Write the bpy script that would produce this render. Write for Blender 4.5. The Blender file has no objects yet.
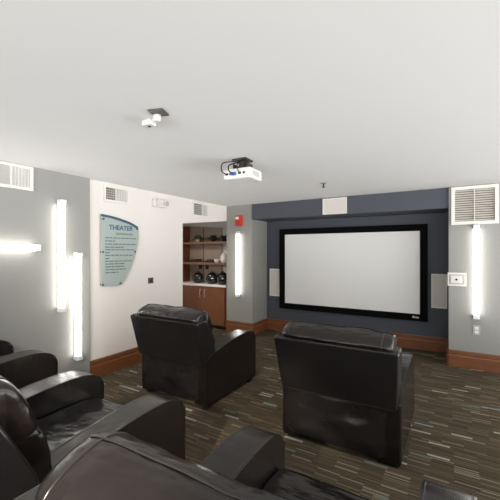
import bpy, bmesh, math, random
from mathutils import Vector, Matrix, noise
random.seed(7)
SC = bpy.context.scene
COL = SC.collection
R = math.radians
H = 2.44            # ceiling height
RISE = 0.115        # height of the back-row riser

# ------------------------------------------------------------------ materials
def srgb(r, g, b):
    f = lambda c: (c/255/12.92) if c/255 <= .04045 else ((c/255+.055)/1.055)**2.4
    return (f(r), f(g), f(b), 1)

def mat(name, col, rough=.6, metal=0., spec=.5, emit=None, estr=0., coat=0., trans=0., alpha=1.):
    m = bpy.data.materials.new(name); m.use_nodes = True
    b = m.node_tree.nodes['Principled BSDF']
    b.inputs['Base Color'].default_value = col
    b.inputs['Roughness'].default_value = rough
    b.inputs['Metallic'].default_value = metal
    b.inputs['Specular IOR Level'].default_value = spec
    b.inputs['Coat Weight'].default_value = coat
    b.inputs['Transmission Weight'].default_value = trans
    b.inputs['Alpha'].default_value = alpha
    if emit:
        b.inputs['Emission Color'].default_value = emit
        b.inputs['Emission Strength'].default_value = estr
    return m

def nd(m, t, **kw):
    n = m.node_tree.nodes.new(t)
    for k, v in kw.items(): setattr(n, k, v)
    return n
def lk(m, a, b): m.node_tree.links.new(a, b)
def bsdf(m): return m.node_tree.nodes['Principled BSDF']

def add_bump(m, scale, strength, dist=.01, detail=4, stretch=None, voronoi=False):
    tc = nd(m, 'ShaderNodeTexCoord'); mp = nd(m, 'ShaderNodeMapping')
    if stretch: mp.inputs['Scale'].default_value = stretch
    lk(m, tc.outputs['Object'], mp.inputs['Vector'])
    if voronoi:
        n = nd(m, 'ShaderNodeTexVoronoi'); n.inputs['Scale'].default_value = scale; out = n.outputs['Distance']
    else:
        n = nd(m, 'ShaderNodeTexNoise'); n.inputs['Scale'].default_value = scale
        n.inputs['Detail'].default_value = detail; out = n.outputs['Fac']
    lk(m, mp.outputs['Vector'], n.inputs['Vector'])
    b = nd(m, 'ShaderNodeBump'); b.inputs['Strength'].default_value = strength; b.inputs['Distance'].default_value = dist
    lk(m, out, b.inputs['Height'])
    prev = bsdf(m).inputs['Normal']
    if prev.is_linked:
        lk(m, prev.links[0].from_socket, b.inputs['Normal'])
    lk(m, b.outputs['Normal'], prev)
    return n

def paint(name, col, rough=.75, spec=.3):
    m = mat(name, col, rough, spec=spec); add_bump(m, 140, .06, .003); return m

M = {}
M['ceiling'] = paint('ceiling paint', srgb(238, 236, 233), .9, .2)
M['white_wall'] = paint('white wall paint', srgb(221, 215, 209), .8)
M['grey_wall'] = paint('grey wall paint', srgb(142, 141, 136), .6, .4)
M['navy'] = paint('navy wall paint', srgb(70, 73, 81), .6, .4)
M['dark_trim'] = paint('dark soffit paint', srgb(60, 62, 70), .6)

def wood(name, c1, c2, stretch, rough=.45):
    m = mat(name, c1, rough)
    tc = nd(m, 'ShaderNodeTexCoord'); mp = nd(m, 'ShaderNodeMapping'); mp.inputs['Scale'].default_value = stretch
    n = nd(m, 'ShaderNodeTexNoise'); n.inputs['Scale'].default_value = 6; n.inputs['Detail'].default_value = 6
    n.inputs['Distortion'].default_value = .6
    r = nd(m, 'ShaderNodeValToRGB')
    r.color_ramp.elements[0].position = .3; r.color_ramp.elements[0].color = c1
    r.color_ramp.elements[1].position = .72; r.color_ramp.elements[1].color = c2
    lk(m, tc.outputs['Object'], mp.inputs['Vector']); lk(m, mp.outputs['Vector'], n.inputs['Vector'])
    lk(m, n.outputs['Fac'], r.inputs['Fac']); lk(m, r.outputs['Color'], bsdf(m).inputs['Base Color'])
    return m
M['base_wood'] = wood('stained baseboard wood', srgb(98, 58, 32), srgb(124, 76, 44), (1.2, 1.2, 14))
M['base_wood_dark'] = wood('stained baseboard cap wood', srgb(88, 46, 24), srgb(120, 66, 36), (1.2, 1.2, 14))
M['cab_wood'] = wood('cabinet veneer', srgb(104, 64, 40), srgb(128, 82, 54), (9, 9, .7))
M['cab_wood_dark'] = wood('cabinet side veneer', srgb(88, 46, 30), srgb(108, 60, 40), (9, 9, .7))
M['shelf_wood'] = wood('shelf veneer', srgb(112, 74, 52), srgb(134, 94, 70), (.9, 9, 9))
M['panel_taupe'] = wood('taupe back panel laminate', srgb(146, 128, 114), srgb(160, 142, 127), (8, 8, .8), .55)

def carpet():
    m = mat('striped carpet', srgb(80, 74, 62), .95, spec=.1)
    geo = nd(m, 'ShaderNodeNewGeometry'); sep = nd(m, 'ShaderNodeSeparateXYZ')
    lk(m, geo.outputs['Position'], sep.inputs['Vector'])
    def math_(op, a, b=None, c=None):
        n = nd(m, 'ShaderNodeMath', operation=op)
        for i, v in enumerate((a, b, c)):
            if v is None: continue
            if isinstance(v, (int, float)): n.inputs[i].default_value = v
            else: lk(m, v, n.inputs[i])
        return n.outputs[0]
    x, y = sep.outputs['X'], sep.outputs['Y']
    def cells(lx, ly, band, shift, seed):
        bnd = math_('FLOOR', math_('DIVIDE', y, band))
        wn = nd(m, 'ShaderNodeTexWhiteNoise', noise_dimensions='1D'); lk(m, math_('ADD', bnd, seed), wn.inputs['W'])
        xo = math_('ADD', x, math_('MULTIPLY', wn.outputs['Value'], shift))
        cx = math_('FLOOR', math_('DIVIDE', xo, lx)); cy = math_('FLOOR', math_('DIVIDE', y, ly))
        cv = nd(m, 'ShaderNodeCombineXYZ'); lk(m, cx, cv.inputs[0]); lk(m, cy, cv.inputs[1]); cv.inputs[2].default_value = seed
        w = nd(m, 'ShaderNodeTexWhiteNoise', noise_dimensions='3D'); lk(m, cv.outputs[0], w.inputs['Vector'])
        return w.outputs['Value']
    v1 = cells(.15, .010, .24, .15, 3.3)
    r1 = nd(m, 'ShaderNodeValToRGB'); r1.color_ramp.interpolation = 'CONSTANT'
    st = [(0, (71, 62, 48)), (.26, (77, 67, 53)), (.50, (66, 57, 44)), (.66, (82, 72, 57)),
          (.78, (74, 71, 62)), (.86, (63, 53, 42)), (.90, (99, 90, 73)), (.965, (123, 115, 100))]
    el = r1.color_ramp.elements
    el[0].position = 0; el[0].color = srgb(*st[0][1]); el[1].position = st[1][0]; el[1].color = srgb(*st[1][1])
    for p, c in st[2:]:
        e = el.new(p); e.color = srgb(*c)
    lk(m, v1, r1.inputs['Fac'])
    # sparse thicker accents
    v2 = cells(.15, .024, .24, .15, 9.1)
    r2 = nd(m, 'ShaderNodeValToRGB'); r2.color_ramp.interpolation = 'CONSTANT'
    e2 = r2.color_ramp.elements
    e2[0].position = 0; e2[0].color = srgb(122, 134, 136); e2[1].position = .006; e2[1].color = srgb(150, 146, 134)
    e = e2.new(.025); e.color = srgb(98, 102, 92)
    lk(m, v2, r2.inputs['Fac'])
    mask = math_('LESS_THAN', v2, .045)
    mx = nd(m, 'ShaderNodeMix', data_type='RGBA')
    lk(m, mask, mx.inputs['Factor']); lk(m, r1.outputs['Color'], mx.inputs['A']); lk(m, r2.outputs['Color'], mx.inputs['B'])
    lk(m, mx.outputs['Result'], bsdf(m).inputs['Base Color'])
    n = nd(m, 'ShaderNodeTexNoise'); n.inputs['Scale'].default_value = 260; lk(m, geo.outputs['Position'], n.inputs['Vector'])
    b = nd(m, 'ShaderNodeBump'); b.inputs['Strength'].default_value = .5; b.inputs['Distance'].default_value = .006
    lk(m, n.outputs['Fac'], b.inputs['Height']); lk(m, b.outputs['Normal'], bsdf(m).inputs['Normal'])
    return m
M['carpet'] = carpet()

def leather(name, col, rough, w1=.35):
    m = mat(name, col, rough, spec=.5)
    add_bump(m, 4.5, w1, .03, 2.5, (1, 2.2, .9))
    bsdf(m).inputs['Specular Tint'].default_value = (1, .97, .95, 1)
    n = nd(m, 'ShaderNodeTexNoise'); n.inputs['Scale'].default_value = 7; n.inputs['Detail'].default_value = 3
    tc = nd(m, 'ShaderNodeTexCoord'); lk(m, tc.outputs['Object'], n.inputs['Vector'])
    mr = nd(m, 'ShaderNodeMapRange'); mr.inputs['From Min'].default_value = .3; mr.inputs['From Max'].default_value = .7
    mr.inputs['To Min'].default_value = rough; mr.inputs['To Max'].default_value = rough+.07
    lk(m, n.outputs['Fac'], mr.inputs['Value']); lk(m, mr.outputs['Result'], bsdf(m).inputs['Roughness'])
    return m
M['leather'] = leather('black leather', srgb(24, 19, 17), .19, .85)
M['leather_arm'] = leather('black arm leather', srgb(24, 19, 17), .19, .16)
M['leather_panel'] = leather('black leather panel', srgb(27, 25, 25), .19, .14)
M['leather_slack'] = leather('slack black leather', srgb(30, 27, 26), .22, .30)
M['thread'] = mat('black piping', srgb(34, 30, 28), .26)
M['black_plastic'] = mat('black plastic', srgb(18, 18, 19), .45)
M['white_metal'] = mat('white painted metal', srgb(222, 219, 212), .45)
M['cream_slat'] = mat('cream slat', srgb(206, 200, 190), .5)
M['vent_dark'] = mat('duct shade paint', srgb(112, 104, 94), .8)  # dark sheet colour, painted for the shade in the vent openings
M['vent_grey'] = mat('vane shade grey', srgb(186, 183, 178), .6)  # white vent metal with its shade put into the colour
M['speaker_cloth'] = mat('speaker grille mesh', srgb(206, 199, 190), .7); add_bump(M['speaker_cloth'], 600, .3, .002)
M['screen'] = mat('projection screen vinyl', srgb(238, 237, 233), .85, spec=.2)
M['velvet'] = mat('black velvet frame', srgb(10, 10, 11), .9, spec=.1)
M['tube'] = mat('glowing tube', (1, 1, 1, 1), .4, emit=(1, .98, .94, 1), estr=7)
M['clear_cap'] = mat('frosted cap', srgb(235, 236, 236), .25, spec=.6)
M['red'] = mat('red alarm plastic', srgb(196, 52, 34), .4)
M['strobe'] = mat('strobe lens', srgb(226, 214, 206), .15)
M['counter'] = mat('cream countertop', srgb(232, 228, 220), .3)
M['steel'] = mat('brushed steel', srgb(190, 188, 184), .3, 1.)
M['black_gloss'] = mat('black glossy ceramic', srgb(16, 18, 20), .12, coat=.5)
M['dark_metal'] = mat('dark bracket metal', srgb(62, 54, 46), .5, .4)
M['blue_plug'] = mat('blue plug', srgb(52, 92, 156), .5)
M['leaf'] = mat('green leaf', srgb(70, 92, 44), .5)
M['leaf_dark'] = mat('dark leaf', srgb(34, 44, 34), .5)
M['terracotta'] = mat('pale pot', srgb(180, 170, 156), .6)
M['white_ceramic'] = mat('white ceramic', srgb(226, 226, 220), .3)
M['book_dark'] = mat('dark cover', srgb(40, 36, 36), .6)
M['paper'] = mat('paper', srgb(214, 208, 196), .8)
M['sign_glass'] = mat('frosted green glass', srgb(160, 171, 166), .10, spec=.6)
M['sign_edge'] = mat('steel blue edge', srgb(62, 82, 104), .35)
M['sign_ink'] = mat('sign title ink', srgb(66, 88, 108), .6)
M['sign_olive'] = mat('sign subtitle ink', srgb(112, 128, 112), .6)
M['sign_text'] = mat('sign text ink', srgb(84, 100, 98), .6)
M['outlet_hole'] = mat('socket face', srgb(236, 234, 228), .35)
M['grey_plate'] = mat('grey plate', srgb(176, 172, 166), .5)
M['steel_dark'] = mat('dark steel plate', srgb(86, 80, 74), .35, .3)

# ------------------------------------------------------------------ mesh helpers
def link(name, me, material, parent=None, smooth=None):
    o = bpy.data.objects.new(name, me); COL.objects.link(o)
    if material is not None: me.materials.append(material)
    if parent is not None: o.parent = parent
    if smooth is not None:
        me.polygons.foreach_set('use_smooth', [True]*len(me.polygons))
        me.set_sharp_from_angle(angle=R(smooth))
        if smooth in (40, 50):
            wn = o.modifiers.new('weighted', 'WEIGHTED_NORMAL'); wn.keep_sharp = True; wn.weight = 100
    return o
def finish(name, bm, material, parent=None, smooth=None):
    bmesh.ops.recalc_face_normals(bm, faces=bm.faces[:])
    me = bpy.data.meshes.new(name); bm.to_mesh(me); bm.free()
    return link(name, me, material, parent, smooth)
def box(bm, lo, hi, bev=0., seg=2, rot=None, piv=None):
    c = [(lo[i]+hi[i])/2 for i in range(3)]; s = [hi[i]-lo[i] for i in range(3)]
    g = bmesh.ops.create_cube(bm, size=1)
    vs = g['verts']
    bmesh.ops.scale(bm, vec=s, verts=vs); bmesh.ops.translate(bm, vec=c, verts=vs)
    if rot is not None:
        bmesh.ops.rotate(bm, cent=piv or c, matrix=rot, verts=vs)
    if bev > 0:
        es = list({e for v in vs for e in v.link_edges})
        bmesh.ops.bevel(bm, geom=es, offset=bev, segments=seg, profile=.5, affect='EDGES')
    return bm
def tube(bm, pts, r, n=8, cap=True):
    pts = [Vector(p) for p in pts]; rings = []
    for i, p in enumerate(pts):
        d = (pts[min(i+1, len(pts)-1)]-pts[max(i-1, 0)]).normalized()
        a = Vector((0, 0, 1)) if abs(d.z) < .9 else Vector((1, 0, 0))
        u = d.cross(a).normalized(); v = d.cross(u)
        rr = r[i] if isinstance(r, (list, tuple)) else r
        rings.append([bm.verts.new(p+u*rr*math.cos(2*math.pi*k/n)+v*rr*math.sin(2*math.pi*k/n)) for k in range(n)])
    for a, b in zip(rings, rings[1:]):
        for k in range(n): bm.faces.new((a[k], a[(k+1) % n], b[(k+1) % n], b[k]))
    if cap:
        bm.faces.new(rings[0]); bm.faces.new(rings[-1])
    return bm
def lathe(bm, prof, n=24, cen=(0, 0, 0)):
    rings = []
    for r, z in prof:
        r = max(r, 1e-4)
        rings.append([bm.verts.new((cen[0]+r*math.cos(2*math.pi*k/n), cen[1]+r*math.sin(2*math.pi*k/n), cen[2]+z)) for k in range(n)])
    for a, b in zip(rings, rings[1:]):
        for k in range(n): bm.faces.new((a[k], a[(k+1) % n], b[(k+1) % n], b[k]))
    bm.faces.new(rings[0]); bm.faces.new(rings[-1])
    return bm
def quad(bm, *ps):
    bm.faces.new([bm.verts.new(p) for p in ps])
def prism(bm, poly, axis, a, b, bev=0., seg=3):
    """extrude a polygon given in the two other axes from a to b along axis (0 = x: poly is (y, z))"""
    def mk(u, v, t):
        return {0: (t, u, v), 1: (u, t, v), 2: (u, v, t)}[axis]
    A = [bm.verts.new(mk(u, v, a)) for u, v in poly]; B = [bm.verts.new(mk(u, v, b)) for u, v in poly]
    f1 = bm.faces.new(A); f2 = bm.faces.new(list(reversed(B)))
    n = len(poly)
    for i in range(n): bm.faces.new((A[i], B[i], B[(i+1) % n], A[(i+1) % n]))
    if bev > 0:
        es = list(set(f1.edges) | set(f2.edges))
        bmesh.ops.bevel(bm, geom=es, offset=bev, segments=seg, profile=.5, affect='EDGES')
    return bm
def spline(pts, n=6, closed=True):
    out = []; L = len(pts)
    rng = L if closed else L-1
    for i in range(rng):
        if closed: p = [pts[(i+k-1) % L] for k in range(4)]
        else: p = [pts[max(0, min(L-1, i+k-1))] for k in range(4)]
        for j in range(n):
            t = j/n
            out.append(tuple(.5*((2*p[1][c])+(-p[0][c]+p[2][c])*t+(2*p[0][c]-5*p[1][c]+4*p[2][c]-p[3][c])*t*t
                             + (-p[0][c]+3*p[1][c]-3*p[2][c]+p[3][c])*t**3) for c in range(len(pts[0]))))
    if not closed: out.append(tuple(pts[-1]))
    return out
def pillow(bm, prof, hw, p=5., endscale=.55, nsec=26, amp=0., seed=0., cen=None):
    """cushion: closed (y, z) profile swept along x, rounding off towards both ends"""
    n = len(prof)
    cy = sum(q[0] for q in prof)/n; cz = sum(q[1] for q in prof)/n
    if cen: cy, cz = cen
    rings = []
    for i in range(nsec+1):
        u = math.sin((i/nsec-.5)*math.pi)
        k = max(0., 1-abs(u)**p)**(1/p)
        s = endscale+(1-endscale)*k
        x = hw*u
        ring = []
        for y, z in prof:
            v = Vector((x, cy+(y-cy)*s, cz+(z-cz)*s))
            if amp:
                d = Vector((0, v.y-cy, v.z-cz)).normalized()
                v += d*amp*(noise.noise(Vector((v.x*7+seed, v.y*5, v.z*6)))+.5*noise.noise(Vector((v.x*17, v.y*12+seed, v.z*14))))
            ring.append(bm.verts.new(v))
        rings.append(ring)
    for a, b in zip(rings, rings[1:]):
        for k in range(n): bm.faces.new((a[k], a[(k+1) % n], b[(k+1) % n], b[k]))
    bm.faces.new(rings[0]); bm.faces.new(rings[-1])
    return rings

def tag(o, label=None, cat=None, group=None, kind=None):
    if label: o['label'] = label
    if cat: o['category'] = cat
    if group: o['group'] = group
    if kind: o['kind'] = kind
    return o
def thing(name, label, cat, loc=(0, 0, 0), group=None, rotz=0.):
    o = bpy.data.objects.new(name, None); COL.objects.link(o)
    o.location = loc; o.rotation_euler.z = rotz; o.empty_display_size = .1
    return tag(o, label, cat, group)
def copy_tree(o, parent=None):
    c = o.copy(); COL.objects.link(c)
    if parent is not None: c.parent = parent
    for ch in list(o.children): copy_tree(ch, c)
    return c
def struct(name, bm, m, smooth=None):
    return tag(finish(name, bm, m, None, smooth), kind='structure')
def sbox(name, lo, hi, m, bev=0.):
    return struct(name, box(bmesh.new(), lo, hi, bev), m)

# ------------------------------------------------------------------ room shell
XL, XG = -3.79, -3.765           # white wall face, grey wall face (slightly proud)
YP, YR, YS = 5.42, 5.36, 6.0     # column face, right wall section face, screen wall face
XC, XR = -3.205, -0.045          # column right edge, right section left edge
XE, YB = 1.9, -2.6               # how far the room is built to the right and behind
sbox('floor', (-6.0, YB, -.12), (XE, 6.2, 0), M['carpet'])
sbox('floor_riser', (XL, YB, 0), (XE, 2.42, RISE), M['carpet'], .006)
sbox('ceiling', (-4.0, YB, H), (XE, 6.2, H+.1), M['ceiling'])
sbox('wall_left', (-4.0, YB, 0), (XG, 2.5, H), M['grey_wall'])
sbox('wall_left_white', (-4.0, 2.5, 0), (XL, 4.166, H), M['white_wall'])
# header over the alcove
bm = prism(bmesh.new(), [(4.166, 2.02), (5.42, 2.155), (5.42, H), (4.166, H)], 0, -4.0, XL)
struct('wall_left_header', bm, M['white_wall'])
# alcove
sbox('wall_alcove_rear', (-5.6, 5.92, 0), (-3.4, 6.05, 2.5), M['white_wall'])
sbox('wall_alcove_left', (-5.7, 3.9, 0), (-5.55, 6.05, 2.5), M['white_wall'])
sbox('wall_alcove_near', (-5.6, 3.9, 0), (-4.0, 4.03, 2.5), M['white_wall'])
bm = prism(bmesh.new(), [(3.9, 1.992), (6.05, 2.222), (6.05, 2.5), (3.9, 2.5)], 0, -5.6, -4.0)
struct('ceiling_alcove', bm, M['grey_wall'])
sbox('wall_column', (XL, YP, 0), (XC, 6.05, H), M['grey_wall'])
sbox('wall_screen', (XC, YS, 0), (XR, 6.2, H), M['navy'])
sbox('wall_right_section', (XR, YR, 0), (XE, 6.2, H), M['grey_wall'])
sbox('soffit', (XC, YP-.02, 2.158), (XR, YS, H), M['navy'])

def baseboard(name, x0, y0, x1, y1, nx, ny):
    """stepped board along a wall from (x0,y0) to (x1,y1); (nx,ny) points into the room"""
    bm = bmesh.new()
    prof = [(0, 0), (.026, 0), (.026, .145), (.019, .158), (.019, .165), (.022, .17), (.022, .21), (.016, .22), (0, .22)]
    A = [bm.verts.new((x0+nx*d, y0+ny*d, z)) for d, z in prof]
    B = [bm.verts.new((x1+nx*d, y1+ny*d, z)) for d, z in prof]
    bm.faces.new(A); bm.faces.new(list(reversed(B)))
    for i in range(len(prof)): bm.faces.new((A[i], B[i], B[(i+1) % len(prof)], A[(i+1) % len(prof)]))
    return struct(name, bm, M['base_wood'])
baseboard('baseboard_left', XL, 2.5, XL, 4.166, 1, 0)
baseboard('baseboard_column', XL, YP, XC+.026, YP, 0, -1)
baseboard('baseboard_column_side', XC, YP, XC, YS, 1, 0)
baseboard('baseboard_screen', XC, YS, XR, YS, 0, -1)
baseboard('baseboard_right', XR-.0, YR, XE, YR, 0, -1)
baseboard('baseboard_right_side', XR, YR, XR, YS, -1, 0)

# ------------------------------------------------------------------ recliner
W2 = .455          # half width
def make_recliner(label):
    t = thing('recliner', label, 'recliner', group='black leather recliners in two rows')
    # base and feet
    finish('base', box(bmesh.new(), (-.43, .03, .05), (.43, .90, .20), .01), M['leather_panel'], t, 40)
    for sx in (-1, 1):
        for y in (.045, .86):
            bm = bmesh.new(); x = sx*.40
            prism(bm, [(x-.026, y), (x+.026, y), (x+.026, y+.055), (x-.026, y+.055)], 2, 0, .052, .004)
            finish('foot', bm, M['black_plastic'], t, 40)
    # arms
    top = spline([(.0, .475), (.06, .516), (.15, .546), (.30, .579), (.47, .608), (.62, .624), (.76, .628), (.86, .612), (.925, .575), (.955, .52)], 4, False)
    prof = [(0, .05)]+top+[(.958, .05)]
    for sx in (-1, 1):
        bm = bmesh.new()
        a, b = sorted((sx*W2, sx*(W2-.165)))
        prism(bm, prof, 0, a, b, .022, 4)
        arm = finish('arm', bm, M['leather_arm'], t, 50)
        for xx in (a+.012, b-.012):
            bm = bmesh.new()
            pp = [(xx, y+.004*math.sin(math.atan2(1, 0))*0, z-.004) for y, z in top[1:]]+[(xx, .953, .3), (xx, .953, .08)]
            tube(bm, pp, .0055, 6)
            finish('piping', bm, M['thread'], arm, 60)
    # slack rear skirt
    bm = bmesh.new(); nx, nz = 44, 30
    grid = []
    for j in range(nz+1):
        row = []
        for i in range(nx+1):
            u, v = i/nx, j/nz
            x = -.452+.850*u; z = .075+.40*v
            e = min(1, 6*min(u, 1-u))*min(1, 5*min(v, 1-v)+.25)
            sag = .012*math.exp(-((v-.45-.25*(2*u-1)**2)/.10)**2)*math.sin(math.pi*u)
            fold = .024*math.sin(9*u+3*v+2*noise.noise(Vector((u*2, v*2, 1))))*(1-v)*.6
            w = .016*noise.noise(Vector((x*4, z*6, 4)))+.004*noise.noise(Vector((x*11, z*14, 2)))
            row.append(bm.verts.new((x, .004-e*(.014+sag*.8+fold*.8+w*.8), z)))
        grid.append(row)
    back = [[bm.verts.new((v.co.x, .04, v.co.z)) for v in row] for row in grid]
    for g, flip in ((grid, 0), (back, 1)):
        for j in range(nz):
            for i in range(nx):
                q = (g[j][i], g[j][i+1], g[j+1][i+1], g[j+1][i]); bm.faces.new(q if not flip else q[::-1])
    rim = [(0, i) for i in range(nx)]+[(j, nx) for j in range(nz)]+[(nz, i) for i in range(nx, 0, -1)]+[(j, 0) for j in range(nz, 0, -1)]
    for k in range(len(rim)):
        (a, b), (c, d) = rim[k], rim[(k+1) % len(rim)]
        bm.faces.new((grid[a][b], back[a][b], back[c][d], grid[c][d]))
    finish('rear_skirt', bm, M['leather_slack'], t, 70)
    # back shell: slab leaning rearwards, flaring a little to the top
    bm = bmesh.new()
    pr = [(-.030, .450), (-.062, .462), (-.158, .868), (-.128, .888), (.0, .888), (.15, .60), (.19, .455)]
    prism(bm, pr, 0, -W2, W2, .018, 3)
    for v in bm.verts:
        k = (v.co.z-.455)/.43
        v.co.x *= .955+.06*k
    sh = finish('back_shell', bm, M['leather_panel'], t, 40)
    bm = bmesh.new(); tube(bm, [(-.42+.84*i/12, -.050, .456) for i in range(13)], .007, 6); finish('piping', bm, M['thread'], sh, 60)  # tube added to draw the highlight along the lower shell edge
    bm = bmesh.new(); tube(bm, [(-.445+.89*i/12, -.150, .874) for i in range(13)], .006, 6); finish('piping', bm, M['thread'], sh, 60)  # tube added to draw the bright rim along the shell top
    for x in (-.15, .15):
        bm = bmesh.new()
        tube(bm, [(x, -.0615-.095*k, .465+.40*k) for k in (0, .5, 1)], .0022, 6)
        finish('seam', bm, M['leather_panel'], sh, 60)
    # pillows
    hp = spline([(-.128, .882), (-.130, .915), (-.095, .952), (-.038, .976), (.02, .985), (.075, .972), (.122, .925), (.158, .85), (.186, .77), (.185, .73), (.12, .71), (.02, .75), (-.06, .85)], 4)
    bm = bmesh.new(); rings = pillow(bm, hp, .415, 4.5, .56, 48, .007, 1.3, (.02, .86))
    top_seam = [r[16].co+Vector((0, 0, .0015)) for r in rings[5:-5]]
    cen = Vector((0, .02, .84))
    loops = [[v.co.copy() for v in rings[k]]+[rings[k][0].co.copy()] for k in (9, -10)]
    hd = finish('head_pillow', bm, M['leather'], t, 80)
    for pts in [top_seam]+loops:
        bm = bmesh.new(); tube(bm, pts, .0034, 6); finish('seam', bm, M['thread'], hd, 60)
    lp = spline([(.02, .50), (.03, .60), (.05, .74), (.12, .785), (.18, .765), (.228, .68), (.25, .58), (.235, .50), (.13, .47)], 4)
    bm = bmesh.new(); pillow(bm, lp, .385, 5, .6, 30, .006, 5.1)
    finish('back_cushion', bm, M['leather'], t, 80)
    sp = spline([(.14, .28), (.14, .40), (.20, .455), (.40, .465), (.65, .47), (.84, .465), (.91, .44), (.93, .37), (.90, .29), (.5, .26)], 4)
    bm = bmesh.new(); pillow(bm, sp, .286, 9, .8, 24, .006, 8.8)
    finish('seat', bm, M['leather'], t, 80)
    fp = spline([(.85, .07), (.84, .18), (.85, .30), (.91, .31), (.935, .24), (.935, .13), (.91, .07)], 4)
    bm = bmesh.new(); pillow(bm, fp, .286, 9, .8, 20, .004, 2.2)
    finish('footrest', bm, M['leather'], t, 80)
    return t

def at(o, x, y, z): o.location = (x, y, z); return o
chair = make_recliner('black leather recliner in front row squarely before the projection screen')
at(chair, -.76, 2.545, 0)
spots = [(-2.49, 2.575, 0, 'black leather recliner in front row nearest the white wall and cabinet alcove', 0),
         (-.385, .50, RISE, 'nearest black recliner, its broad back top fills the bottom of the photo', 0),
         (-1.777, .528, RISE, 'back row black recliner showing its empty seat between two arms', 0),
         (-3.292, .64, RISE, 'back row black recliner at far left against grey wall, mostly arms', 0)]
for x, y, z, lab, rz in spots:
    c = copy_tree(chair); at(c, x, y, z); c['label'] = lab; c.rotation_euler.z = R(rz)

# ------------------------------------------------------------------ projection screen
sx0, sx1, sz0, sz1 = -2.902, -.334, .455, 1.992
bw = .107
t = thing('projection_screen', 'large white projection screen in black velvet frame on navy wall', 'projection screen', ((sx0+sx1)/2, YS, sz0))
cx, cz = (sx0+sx1)/2, sz0
def lo(x0, y0, z0, x1, y1, z1): return (x0-cx, y0-YS, z0-cz), (x1-cx, y1-YS, z1-cz)
bm = bmesh.new()
for a in ((sx0, sz0, sx1, sz0+bw), (sx0, sz1-bw, sx1, sz1), (sx0, sz0+bw, sx0+bw, sz1-bw), (sx1-bw, sz0+bw, sx1, sz1-bw)):
    box(bm, *lo(a[0], YS-.055, a[1], a[2], YS-.001, a[3]))
fr = finish('frame', bm, M['velvet'], t)
finish('screen_surface', box(bmesh.new(), *lo(sx0+bw-.005, YS-.03, sz0+bw-.005, sx1-bw+.005, YS-.012, sz1-bw+.005)), M['screen'], t)
bm = bmesh.new()
for x0, w, h in ((0, .006, .034), (.010, .022, .03), (.037, .006, .022), (.048, .018, .022), (.071, .02, .022)):
    box(bm, *lo(sx1-.215+x0, YS-.057, sz0+.045, sx1-.215+x0+w, YS-.054, sz0+.045+h))
tag(finish('maker_badge', bm, M['white_metal'], fr), 'tiny white mark on black frame')

# ------------------------------------------------------------------ wall speakers
def speaker(x0, x1, z0, z1, y, label):
    t = thing('wall_speaker', label, 'speaker', ((x0+x1)/2, y, z0), 'flush wall speakers around the screen')
    w, h = (x1-x0)/2, z1-z0; e = .016
    bm = bmesh.new()
    for a in ((-w, 0, w, e), (-w, h-e, w, h), (-w, e, -w+e, h-e), (w-e, e, w, h-e)):
        box(bm, (a[0], -.02, a[1]), (a[2], 0, a[3]))
    finish('frame', bm, M['white_metal'], t)
    finish('grille', box(bmesh.new(), (-w+e-.002, -.014, e-.002), (w-e+.002, -.001, h-e+.002)), M['speaker_cloth'], t)
speaker(-3.135, -2.912, .678, 1.215, YS, 'white wall speaker to the left of the projection screen')
speaker(-.285, -.07, .678, 1.208, YS, 'white wall speaker to the right of the projection screen')
speaker(-1.836, -1.441, 2.166, 2.424, YP-.02, 'small white speaker on navy soffit above the screen')

# ------------------------------------------------------------------ tube wall lights
def tube_light(label, length, loc, facing, horizontal=False):
    """facing: 'x' mounted on left wall looking +x; 'y' on a wall looking -y. Built facing -y, standing up along z."""
    t = thing('tube_light', label, 'wall light', loc, 'glowing white tube lights on the grey walls')
    w = .026
    finish('housing', box(bmesh.new(), (-w, -.014, 0), (w, 0, length), .003), M['white_metal'], t, 40)
    bm = bmesh.new(); tube(bm, [(0, -.048, .05), (0, -.048, length-.05)], .034, 20)
    finish('diffuser', bm, M['tube'], t, 40)
    for z in (0, length-.056):
        finish('end_cap', box(bmesh.new(), (-.037, -.085, z), (.037, -.010, z+.052), .008), M['clear_cap'], t, 40)
    if facing == 'x': t.rotation_euler.z = R(90)
    if horizontal: t.rotation_euler = (0, R(90), R(90))
    return t
tube_light('upper of two upright glowing tubes on grey wall by the vent', 1.25, (XG, 2.13, .884), 'x')
tube_light('lower upright glowing tube nearest the white wall', 1.245, (XG, 2.322, .30), 'x')
tube_light('horizontal glowing tube at the left edge on grey wall', 1.25, (XG, .65, 1.594), 'x', True)
tube_light('upright glowing tube on grey column below red alarm', 1.25, (-3.498, YP, .694), 'y')
tube_light('upright glowing tube below the large louvred return vent', 1.24, (.268, YR, .672), 'y')

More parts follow.
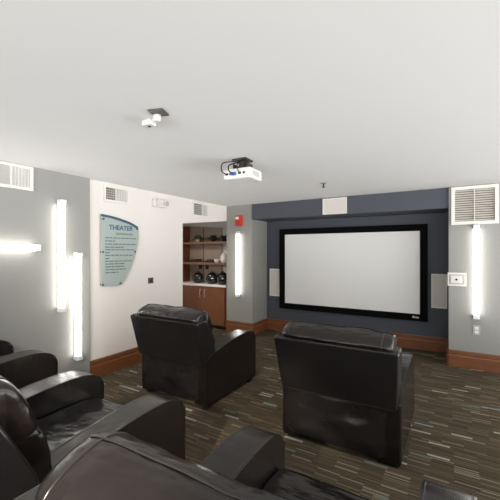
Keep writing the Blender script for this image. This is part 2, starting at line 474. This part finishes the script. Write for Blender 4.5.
# ------------------------------------------------------------------ vents
def register(y0, y1, z0, z1, x, label, split=.48, m_left='vent_dark'):
    """two-bank wall register on the left wall, looking +x; built in y, z"""
    t = thing('air_vent', label, 'vent', (x, (y0+y1)/2, z0), 'two-bank air vents high on the left wall')
    w, h = (y1-y0)/2, z1-z0; e = .028
    bm = bmesh.new()
    for a in ((-w, 0, w, e), (-w, h-e, w, h), (-w, e, -w+e, h-e), (w-e, e, w, h-e)):
        box(bm, (0, a[0], a[1]), (.018, a[2], a[3]))
    s = -w+2*w*split
    box(bm, (0, s-.006, e), (.016, s+.006, h-e))
    finish('frame', bm, M['white_metal'], t)
    finish('backing', box(bmesh.new(), (.0005, -w+e, e), (.003, s, h-e)), M[m_left], t)
    finish('vane_backing', box(bmesh.new(), (.0005, s, e), (.004, w-e, h-e)), M['vent_grey'], t)  # flat grey sheet behind the vanes, their shaded gaps as colour
    bm = bmesh.new()
    k = int((h-2*e)/.028)
    for i in range(1, k):
        z = e+(h-2*e)*i/k; box(bm, (.004, -w+e, z-.003), (.012, s, z+.003))
    k = int((s+w-e)/.026)
    for i in range(1, k):
        y = -w+e+(s+w-e)*i/k; box(bm, (.006, y-.0015, e), (.013, y+.0015, h-e))
    finish('grid', bm, M['vent_grey'], t)
    bm = bmesh.new(); k = int((w-e-s)/.026)
    for i in range(1, k+1):
        y = s+(w-e-s)*(i-.5)/k
        box(bm, (.004, y-.010, e), (.0065, y+.008, h-e), rot=Matrix.Rotation(R(28), 3, 'Z'))
    finish('vanes', bm, M['white_metal'], t)
register(1.30, 1.85, 2.186, 2.432, XG, 'large white air vent at top left of the grey wall', .62, 'vent_grey')
register(2.70, 3.09, 2.195, 2.405, XL, 'white air vent with dark half above the glass sign', .46)
register(4.40, 4.83, 2.165, 2.412, XL, 'white air vent on header above the cabinet alcove', .60)

t = thing('return_vent', 'large louvred return vent high on right grey wall', 'vent', (.248, YR, 1.918))
w, h, e = .262, .507, .042
bm = bmesh.new()
for a in ((-w, 0, w, e), (-w, h-e, w, h), (-w, e, -w+e, h-e), (w-e, e, w, h-e)):
    box(bm, (a[0], -.03, a[1]), (a[2], 0, a[3]))
finish('frame', bm, M['white_metal'], t)
finish('backing', box(bmesh.new(), (-w+e, -.003, e), (w-e, -.0005, h-e)), M['vent_dark'], t)
for i in range(14):
    z = e+(h-2*e)*(i+.5)/14
    finish('louvre', box(bmesh.new(), (-w+e, -.024, z-.0015), (w-e, -.003, z+.0015), rot=Matrix.Rotation(R(-42), 3, 'X')), M['cream_slat'], t)
finish('mullion', box(bmesh.new(), (-.006, -.028, e), (.006, -.02, h-e)), M['cream_slat'], t)

# ------------------------------------------------------------------ small wall devices
t = thing('fire_alarm', 'red fire alarm strobe on grey column above tube light', 'fire alarm', (-3.50, YP, 2.045))
finish('body', box(bmesh.new(), (-.06, -.055, 0), (.075, 0, .19), .008), M['red'], t, 40)
finish('backplate', box(bmesh.new(), (-.085, -.012, .005), (.085, 0, .205), .004), M['red'], t, 40)
finish('strobe', box(bmesh.new(), (-.045, -.064, .125), (.03, -.054, .175), .004), M['strobe'], t, 40)
bm = bmesh.new()
for i in range(4): box(bm, (-.03, -.058, .03+.018*i), (.045, -.0545, .036+.018*i))
finish('sounder_slots', bm, mat('alarm slot', srgb(120, 24, 18), .6), t)

t = thing('control_plate', 'white wall control plate in clear cover beside right speaker', 'switch plate', (.05, YR, 1.09))
finish('cover', box(bmesh.new(), (-.108, -.012, 0), (.108, 0, .18), .004), M['white_metal'], t, 40)
finish('inset', box(bmesh.new(), (-.09, -.016, .022), (.09, -.011, .158), .003), M['grey_plate'], t, 40)
finish('module', box(bmesh.new(), (-.07, -.03, .04), (.06, -.015, .14), .005), M['white_metal'], t, 40)
finish('knob', tube(bmesh.new(), [(-.005, -.03, .088), (-.005, -.042, .088)], .014, 12), M['black_plastic'], t, 40)

t = thing('wall_outlet', 'white wall outlet below the tube light on right wall', 'outlet', (.272, YR, .455))
finish('plate', box(bmesh.new(), (-.04, -.008, 0), (.04, 0, .125), .003), M['grey_plate'], t, 40)
for z in (.02, .07):
    s = finish('socket', box(bmesh.new(), (-.02, -.012, z), (.02, -.007, z+.036), .004), M['outlet_hole'], t, 40)
    bm = bmesh.new()
    for x in (-.008, .006): box(bm, (x, -.0126, z+.012), (x+.002, -.0119, z+.024))
    finish('slots', bm, M['black_plastic'], s)

t = thing('wall_switch', 'small dark square switch plate on white wall right of sign', 'switch', (XL, 3.48, 1.09))
finish('plate', box(bmesh.new(), (0, -.05, 0), (.008, .05, .085), .002), M['steel_dark'], t, 40)
finish('rocker', box(bmesh.new(), (.007, -.018, .02), (.013, .018, .065), .002), M['black_plastic'], t, 40)

t = thing('emergency_light', 'white twin emergency light high on white wall near alcove', 'emergency light', (XL, 3.64, 2.22))
finish('housing', box(bmesh.new(), (0, -.14, .0), (.06, .14, .12), .012), M['white_metal'], t, 40)
for y in (-.075, .08):
    bm = bmesh.new(); lathe(bm, [(.02, 0), (.045, .012), (.05, .035), (.046, .04)], 18)
    bmesh.ops.rotate(bm, cent=(0, 0, 0), matrix=Matrix.Rotation(R(90), 3, 'Y'), verts=bm.verts)
    bmesh.ops.translate(bm, vec=(.055, y, .06), verts=bm.verts)
    hd = finish('lamp_head', bm, M['white_metal'], t, 40)
    bm = bmesh.new(); tube(bm, [(.0935, y, .06), (.0975, y, .06)], .04, 18)
    finish('lens', bm, M['strobe'] if y < 0 else M['grey_plate'], hd, 40)

# ------------------------------------------------------------------ glass sign
t = thing('wall_sign', 'curved frosted glass theater sign on steel standoffs on white wall', 'sign', (XL, 2.94, 1.115))
oy, oz = 2.94, 1.115
def sy(y): return y-oy
def sz(z): return z-oz
topc = spline([(2.647, 2.02), (2.80, 2.008), (2.95, 1.982), (3.10, 1.945), (3.22, 1.895)], 6, False)
right = spline([(3.22, 1.895), (3.225, 1.72), (3.18, 1.54), (3.105, 1.36), (3.02, 1.22), (2.945, 1.118)], 6, False)
poly = [(sy(a), sz(b)) for a, b in topc+right[1:]]+[(sy(2.80), sz(1.113)), (sy(2.647), sz(1.118))]
bm = bmesh.new(); prism(bm, poly, 0, .030, .038)
finish('glass_panel', bm, M['sign_glass'], t)
bm = bmesh.new()
band = [(sy(a), sz(b)+.004) for a, b in topc]+[(sy(a), sz(b)-.024-.012*i/len(topc)) for i, (a, b) in reversed(list(enumerate(topc)))]
prism(bm, band, 0, .028, .041)
finish('top_band', bm, M['sign_edge'], t)
for y, z in ((2.675, 1.965), (3.198, 1.868), (2.668, 1.55), (3.165, 1.555), (2.668, 1.14), (2.925, 1.14)):
    finish('standoff', tube(bmesh.new(), [(0, sy(y), sz(z)), (.046, sy(y), sz(z))], .014, 12), M['steel_dark'], t, 40)
def lettering(text, y, z, size, m, name):
    cu = bpy.data.curves.new('txt', 'FONT'); cu.body = text; cu.size = size; cu.extrude = .0015; cu.offset = .002
    o = bpy.data.objects.new('txt', cu); COL.objects.link(o)
    dg = bpy.context.evaluated_depsgraph_get()
    me = bpy.data.meshes.new_from_object(o.evaluated_get(dg))
    bpy.data.objects.remove(o)
    # text plane xy -> wall plane: x -> y, y -> z
    me.transform(Matrix(((0, 0, 1, .0395), (1, 0, 0, sy(y)), (0, 1, 0, sz(z)), (0, 0, 0, 1))))
    me.materials.clear()
    return link(name, me, m, t)
lettering('THEATER', 2.755, 1.838, .088, M['sign_ink'], 'lettering')
bm = bmesh.new()
for i, (a, b) in enumerate(((2.86, .03), (2.895, .05), (2.95, .035), (2.99, .05), (3.045, .03), (3.08, .045))):
    box(bm, (.0385, sy(a), sz(1.775)), (.0400, sy(a+b), sz(1.80)))
finish('subtitle', bm, M['sign_olive'], t)
bm = bmesh.new()
rows = [(1.725, 3.20), (1.685, 2.86), (1.645, 3.20), (1.605, 3.0), (1.572, 3.17), (1.535, 2.80), (1.50, 3.13), (1.46, 2.79), (1.425, 3.11), (1.39, 3.02), (1.355, 3.0), (1.318, 3.05), (1.28, 2.9)]
for z, y1 in rows:
    y = 2.70
    while y < y1-.03:
        L = random.uniform(.03, .09); L = min(L, y1-y)
        box(bm, (.0385, sy(y), sz(z)), (.0397, sy(y+L), sz(z+.013))); y += L+.012
finish('text_lines', bm, M['sign_text'], t)

# ------------------------------------------------------------------ alcove: base cabinet, worktop, hutch
YC = 5.47
cx0, cx1 = -5.02, -3.83
t = thing('base_cabinet', 'brown two-door base cabinet with bar pulls in the alcove', 'cabinet', ((cx0+cx1)/2, YC, 0))
w = (cx1-cx0)/2
finish('body', box(bmesh.new(), (-w-.2, .02, .06), (w, .44, .845)), M['cab_wood_dark'], t)
finish('toe_kick', box(bmesh.new(), (-w+.02, .06, 0), (w-.02, .42, .06)), M['black_plastic'], t)
mid = -4.42-(cx0+cx1)/2
for a, b, s in ((-w+.05, mid-.003, 1), (mid+.003, w-.05, -1)):
    d = finish('door', box(bmesh.new(), (a, 0, .075), (b, .02, .84), .002), M['cab_wood'], t)
    hx = (b-.055) if s > 0 else (a+.055)
    bm = bmesh.new()
    tube(bm, [(hx, -.03, .62), (hx, -.03, .79)], .009, 10)
    for z in (.645, .765): tube(bm, [(hx, 0, z), (hx, -.03, z)], .006, 8)
    finish('handle', bm, M['steel'], d, 50)
tag(finish('worktop', box(bmesh.new(), (cx0-.22, YC-.02, .845), (cx1, YC+.45, .888), .004), M['counter']),
    'cream worktop on the brown alcove cabinet', 'worktop')
t = thing('shelf_unit', 'brown open shelf unit with taupe back above alcove worktop', 'shelf unit', ((cx0+cx1)/2, YC, .888))
ox, oy2, oz2 = (cx0+cx1)/2, YC, .888
# taupe back with sloping top, following the underside of the alcove ceiling
bm = bmesh.new(); xr = -4.235
prism(bm, [(cx0-.2-ox, 0), (xr-ox, 0), (xr-ox, 2.065-oz2), (cx0-.2-ox, 2.14-oz2)], 1, .395, .43)
bp = finish('back_panel', bm, M['panel_taupe'], t)
finish('panel_seam', box(bmesh.new(), (-4.735-ox, .388, 0), (-4.715-ox, .396, 2.085-oz2)), M['cab_wood_dark'], bp)
bm = bmesh.new(); box(bm, (cx0-.22-ox, 0, 0), (cx0-.10-ox, .395, 2.115-oz2)); finish('side_panel', bm, M['cab_wood_dark'], t)
for z in (1.285, 1.72):
    finish('shelf', box(bmesh.new(), (cx0-.10-ox, .10, z-oz2), (cx1-ox, .395, z+.045-oz2), .003), M['shelf_wood'], t)
# sockets under lower shelf
for x in (-4.80, -4.62):
    o = finish('wall_socket', box(bmesh.new(), (-.045, -.012, 0), (.045, 0, .09), .004), M['black_plastic'], None, 40)
    o.location = (x, YC+.395, 1.17)
    tag(o, 'left black socket under the lower alcove shelf' if x < -4.7 else 'right black socket under the lower alcove shelf', 'socket', 'black sockets in the alcove')
# round black jars on worktop
def jar(x, y, r, label, prof=None):
    t = thing('round_jar', label, 'jar', (x, y, .888), 'round black jars on the alcove worktop')
    bm = bmesh.new()
    lathe(bm, [(r*.5, 0), (r*.8, r*.18), (r*.98, r*.6), (r, r*.9), (r*.9, r*1.3), (r*.66, r*1.6), (r*.4, r*1.72)], 28)
    finish('body', bm, M['black_gloss'], t, 60)
    bm = bmesh.new(); lathe(bm, [(r*.42, r*1.70), (r*.44, r*1.76), (r*.3, r*1.84), (.02, r*1.86), (.022, r*1.98), (.006, r*2.0)], 20)
    finish('lid', bm, M['black_plastic'], t, 50)
jar(-4.68, YC+.16, .125, 'leftmost round black jar on the alcove worktop')
jar(-4.31, YC+.17, .13, 'middle round black jar on the alcove worktop')
jar(-4.03, YC+.16, .135, 'rightmost round black jar, partly hidden by the grey column')
# potted plants on the upper shelf
def plant(x, y, z, r, n, m, label, spread=1.):
    t = thing('potted_plant', label, 'plant', (x, y, z), 'potted plants on the top alcove shelf')
    bm = bmesh.new(); lathe(bm, [(.04, 0), (.055, .05), (.06, .06), (.05, .062), (.045, .05)], 18)
    finish('pot', bm, M['terracotta'] if m == 'leaf' else M['black_plastic'], t, 50)
    bm = bmesh.new()
    for i in range(n):
        a = random.uniform(0, 2*math.pi); el = random.uniform(.1, 1.2); L = r*random.uniform(.6, 1.1)
        d = Vector((math.cos(a)*math.cos(el)*spread, math.sin(a)*math.cos(el)*.7, math.sin(el)*.8))
        p0 = Vector((0, 0, .05)); p1 = p0+d*L*.6; p2 = p0+d*L+Vector((0, 0, -.25*L))
        s = d.cross(Vector((0, 0, 1))).normalized()*L*.16
        up = Vector((0, 0, .003))
        v = [bm.verts.new(q) for q in (p0, p1+s, p2, p1-s, p1+up*3)]
        bm.faces.new((v[0], v[1], v[4])); bm.faces.new((v[1], v[2], v[4])); bm.faces.new((v[2], v[3], v[4])); bm.faces.new((v[3], v[0], v[4]))
    finish('foliage', bm, M[m], t)
plant(-4.72, YC+.20, 1.765, .20, 60, 'leaf', 'light green leafy plant at left on the top shelf', 1.1)
plant(-4.33, YC+.22, 1.765, .18, 60, 'leaf_dark', 'dark bushy plant in the middle of the top shelf')
plant(-4.02, YC+.20, 1.765, .17, 60, 'leaf_dark', 'dark trailing plant at right on the top shelf', 1.2)
# lower shelf: flat dark books, white bowl, white vase
def book(x, y, z, a, b, h, rz, label):
    t = thing('book', label, 'book', (x, y, z), 'dark books lying on the lower alcove shelf', R(rz))
    bm = bmesh.new()
    box(bm, (-a, -b, 0), (a, b, .004)); box(bm, (-a, -b, h-.004), (a, b, h)); box(bm, (-a, b-.004, .004), (a, b, h-.004))
    finish('cover', bm, M['book_dark'], t)
    finish('pages', box(bmesh.new(), (-a+.005, -b+.004, .004), (a-.005, b-.004, h-.004)), M['paper'] if h > .05 else M['book_dark'], t)
zs = 1.33
book(-4.80, YC+.22, zs, .12, .09, .035, 4, 'dark book lying at left end of lower shelf, bottom of pair')
book(-4.79, YC+.22, zs+.035, .10, .08, .03, -6, 'dark book lying on top of the left pair, lower shelf')
book(-4.585, YC+.22, zs, .09, .09, .03, 2, 'single thin dark book lying near the middle of the lower shelf')
book(-4.37, YC+.22, zs, .10, .09, .035, -3, 'dark book lying under another beside the small white bowl')
book(-4.37, YC+.22, zs+.035, .08, .07, .03, 8, 'dark book lying on another beside the small white bowl')
o = finish('bowl', lathe(bmesh.new(), [(.03, 0), (.035, .008), (.06, .05), (.064, .07), (.058, .07), (.03, .02)], 22), M['white_ceramic'], None, 50)
o.location = (-4.19, YC+.16, zs); tag(o, 'small white bowl on the lower alcove shelf', 'bowl')
o = finish('vase', lathe(bmesh.new(), [(.04, 0), (.06, .03), (.075, .09), (.06, .15), (.035, .18), (.04, .2), (.03, .2)], 22), M['white_ceramic'], None, 50)
o.location = (-4.02, YC+.18, zs); tag(o, 'white vase at right end of lower alcove shelf by the column', 'vase')

# ------------------------------------------------------------------ ceiling devices
t = thing('projector', 'white projector hanging from a dark ceiling bracket', 'projector', (-1.735, 2.75, H), rotz=R(3))
bm = bmesh.new(); box(bm, (-.15, -.12, -.205), (.15, .12, -.105), .018, 3); body = finish('body', bm, M['white_metal'], t, 40)
bm = bmesh.new(); tube(bm, [(.07, .115, -.155), (.07, .15, -.155)], .04, 18); finish('lens', bm, M['black_gloss'], body, 40)
bm = bmesh.new()
for i in range(7): box(bm, (.1495, -.08+.02*i, -.18), (.152, -.07+.02*i, -.13))
finish('vent_slots', bm, M['grey_plate'], body)
bm = bmesh.new()
for x, w_ in ((-.12, .03), (-.075, .02), (.02, .03), (.07, .02)): box(bm, (x, -.1235, -.165), (x+w_, -.119, -.145))
finish('ports', bm, M['black_plastic'], body)
bm = bmesh.new(); box(bm, (-.05, -.15, -.172), (0, -.12, -.146), .003); finish('plug', bm, M['blue_plug'], t, 40)
bm = bmesh.new()
tube(bm, spline([(-.025, -.15, -.158), (-.04, -.19, -.14), (-.06, -.15, -.08), (-.04, -.06, -.04), (.0, -.02, -.01)], 6, False), .006, 8)
tube(bm, spline([(-.11, -.122, -.155), (-.13, -.17, -.13), (-.14, -.14, -.05), (-.08, -.05, -.02), (-.02, -.02, -.006)], 6, False), .005, 8)
tube(bm, spline([(.03, -.122, -.155), (.035, -.16, -.12), (.01, -.12, -.07), (.0, -.05, -.03)], 6, False), .005, 8)
finish('cable', bm, M['black_plastic'], t, 60)
bm = bmesh.new()
box(bm, (-.075, -.075, -.018), (.075, .075, 0), .003)
box(bm, (-.03, -.03, -.08), (.03, .03, -.018), .003)
box(bm, (-.08, -.05, -.105), (.08, .05, -.085), .004)
for sx in (-1, 1): box(bm, (sx*.075-.006, -.05, -.085), (sx*.075+.006, .05, -.045), .002)
finish('bracket', bm, M['dark_metal'], t, 40)

t = thing('ceiling_sensor', 'small white sensor on a square ceiling plate at upper left', 'sensor', (-1.60, 1.535, H))
finish('plate', box(bmesh.new(), (-.05, -.05, -.01), (.05, .05, 0), .002, rot=Matrix.Rotation(R(20), 3, 'Z')), M['steel_dark'], t, 40)
bm = bmesh.new(); tube(bm, [(-.01, .01, -.008), (-.03, .02, -.03), (-.09, .03, -.038)], .014, 10); finish('arm', bm, M['white_metal'], t, 50)
bm = bmesh.new(); lathe(bm, [(.014, -.05), (.024, -.04), (.026, -.02), (.022, 0)], 18, (-.035, .02, 0)); finish('neck', bm, M['white_metal'], t, 50)
bm = bmesh.new(); box(bm, (-.16, .0, -.06), (-.08, .06, -.022), .008); hd = finish('head', bm, M['white_metal'], t, 40)
bm = bmesh.new(); tube(bm, [(-.115, .03, -.064), (-.115, .03, -.058)], .010, 12); finish('lens', bm, M['dark_metal'], hd, 40)

t = thing('sprinkler', 'small metal sprinkler head on the ceiling before the soffit', 'sprinkler', (-1.426, 4.214, H))
finish('escutcheon', lathe(bmesh.new(), [(.04, -.002), (.036, -.010), (.015, -.014)], 20), M['steel'], t, 50)
bm = bmesh.new(); tube(bm, [(0, 0, -.01), (0, 0, -.05)], .009, 10)
lathe(bm, [(.012, -.05), (.022, -.054), (.022, -.058)], 16)
finish('nozzle', bm, M['dark_metal'], t, 40)

# ------------------------------------------------------------------ light
w = bpy.data.worlds.new('World'); SC.world = w; w.use_nodes = True
bg = w.node_tree.nodes['Background']
nt = w.node_tree
tc = nt.nodes.new('ShaderNodeTexCoord'); sp = nt.nodes.new('ShaderNodeSeparateXYZ'); rp = nt.nodes.new('ShaderNodeValToRGB')
mr = nt.nodes.new('ShaderNodeMapRange'); mr.inputs['From Min'].default_value = -1; mr.inputs['From Max'].default_value = 1
nt.links.new(tc.outputs['Generated'], sp.inputs['Vector']); nt.links.new(sp.outputs['Z'], mr.inputs['Value'])
nt.links.new(mr.outputs['Result'], rp.inputs['Fac'])
rp.color_ramp.elements[0].position = .28; rp.color_ramp.elements[0].color = (.15, .152, .155, 1)
rp.color_ramp.elements[1].position = .458; rp.color_ramp.elements[1].color = (.30, .30, .30, 1)
for p, c in ((.345, (.97, .985, 1, 1)), (.428, (.97, .985, 1, 1))):  # bright band below the horizon, added to light the ceiling
    e = rp.color_ramp.elements.new(p); e.color = c
nt.links.new(rp.outputs['Color'], bg.inputs['Color']); bg.inputs['Strength'].default_value = 7.3

ld = bpy.data.lights.new('alcove_fill_light', 'AREA'); ld.energy = 9; ld.shape = 'DISK'; ld.size = .18; ld.color = (1, .95, .88)  # unseen light added to brighten the alcove, no fixture
lo_ = bpy.data.objects.new('alcove_fill_light', ld); COL.objects.link(lo_); lo_.location = (-4.6, 4.75, 2.04)

def spot(name, loc, target, watts, deg, col=(1, .95, .88), r=.12, blend=.9):
    l = bpy.data.lights.new(name, 'SPOT'); l.energy = watts; l.spot_size = R(deg); l.spot_blend = blend; l.shadow_soft_size = r; l.color = col
    o = bpy.data.objects.new(name, l); COL.objects.link(o); o.location = loc
    o.rotation_euler = (Vector(target)-Vector(loc)).to_track_quat('-Z', 'Y').to_euler()
spot('wall_fill_spot', (-.8, -1.0, 2.34), (-3.79, 3.7, .45), 370, 38)  # unseen spot added behind the camera to brighten the white wall
spot('row_fill_spot', (-.2, -1.7, 2.38), (-1.35, 1.95, .1), 800, 24, (1, .92, .80), .08, .7)  # unseen spot added to brighten the carpet between the rows

# ------------------------------------------------------------------ camera
cd = bpy.data.cameras.new('Camera'); cam = bpy.data.objects.new('Camera', cd); COL.objects.link(cam)
cd.sensor_width = 36; cd.sensor_fit = 'HORIZONTAL'; cd.lens = 337/500*36; cd.shift_y = .004; cd.clip_start = .02
cam.location = (0, 0, 1.55); cam.rotation_euler = (R(90), 0, R(31))
SC.camera = cam
SC.cycles.sample_clamp_indirect = 1.5
SC.cycles.blur_glossy = 1.0
SC.cycles.caustics_reflective = False
vs = SC.view_settings
vs.view_transform = 'Standard'; vs.look = 'None'; vs.gamma = 1; vs.use_curve_mapping = False; vs.exposure = .3
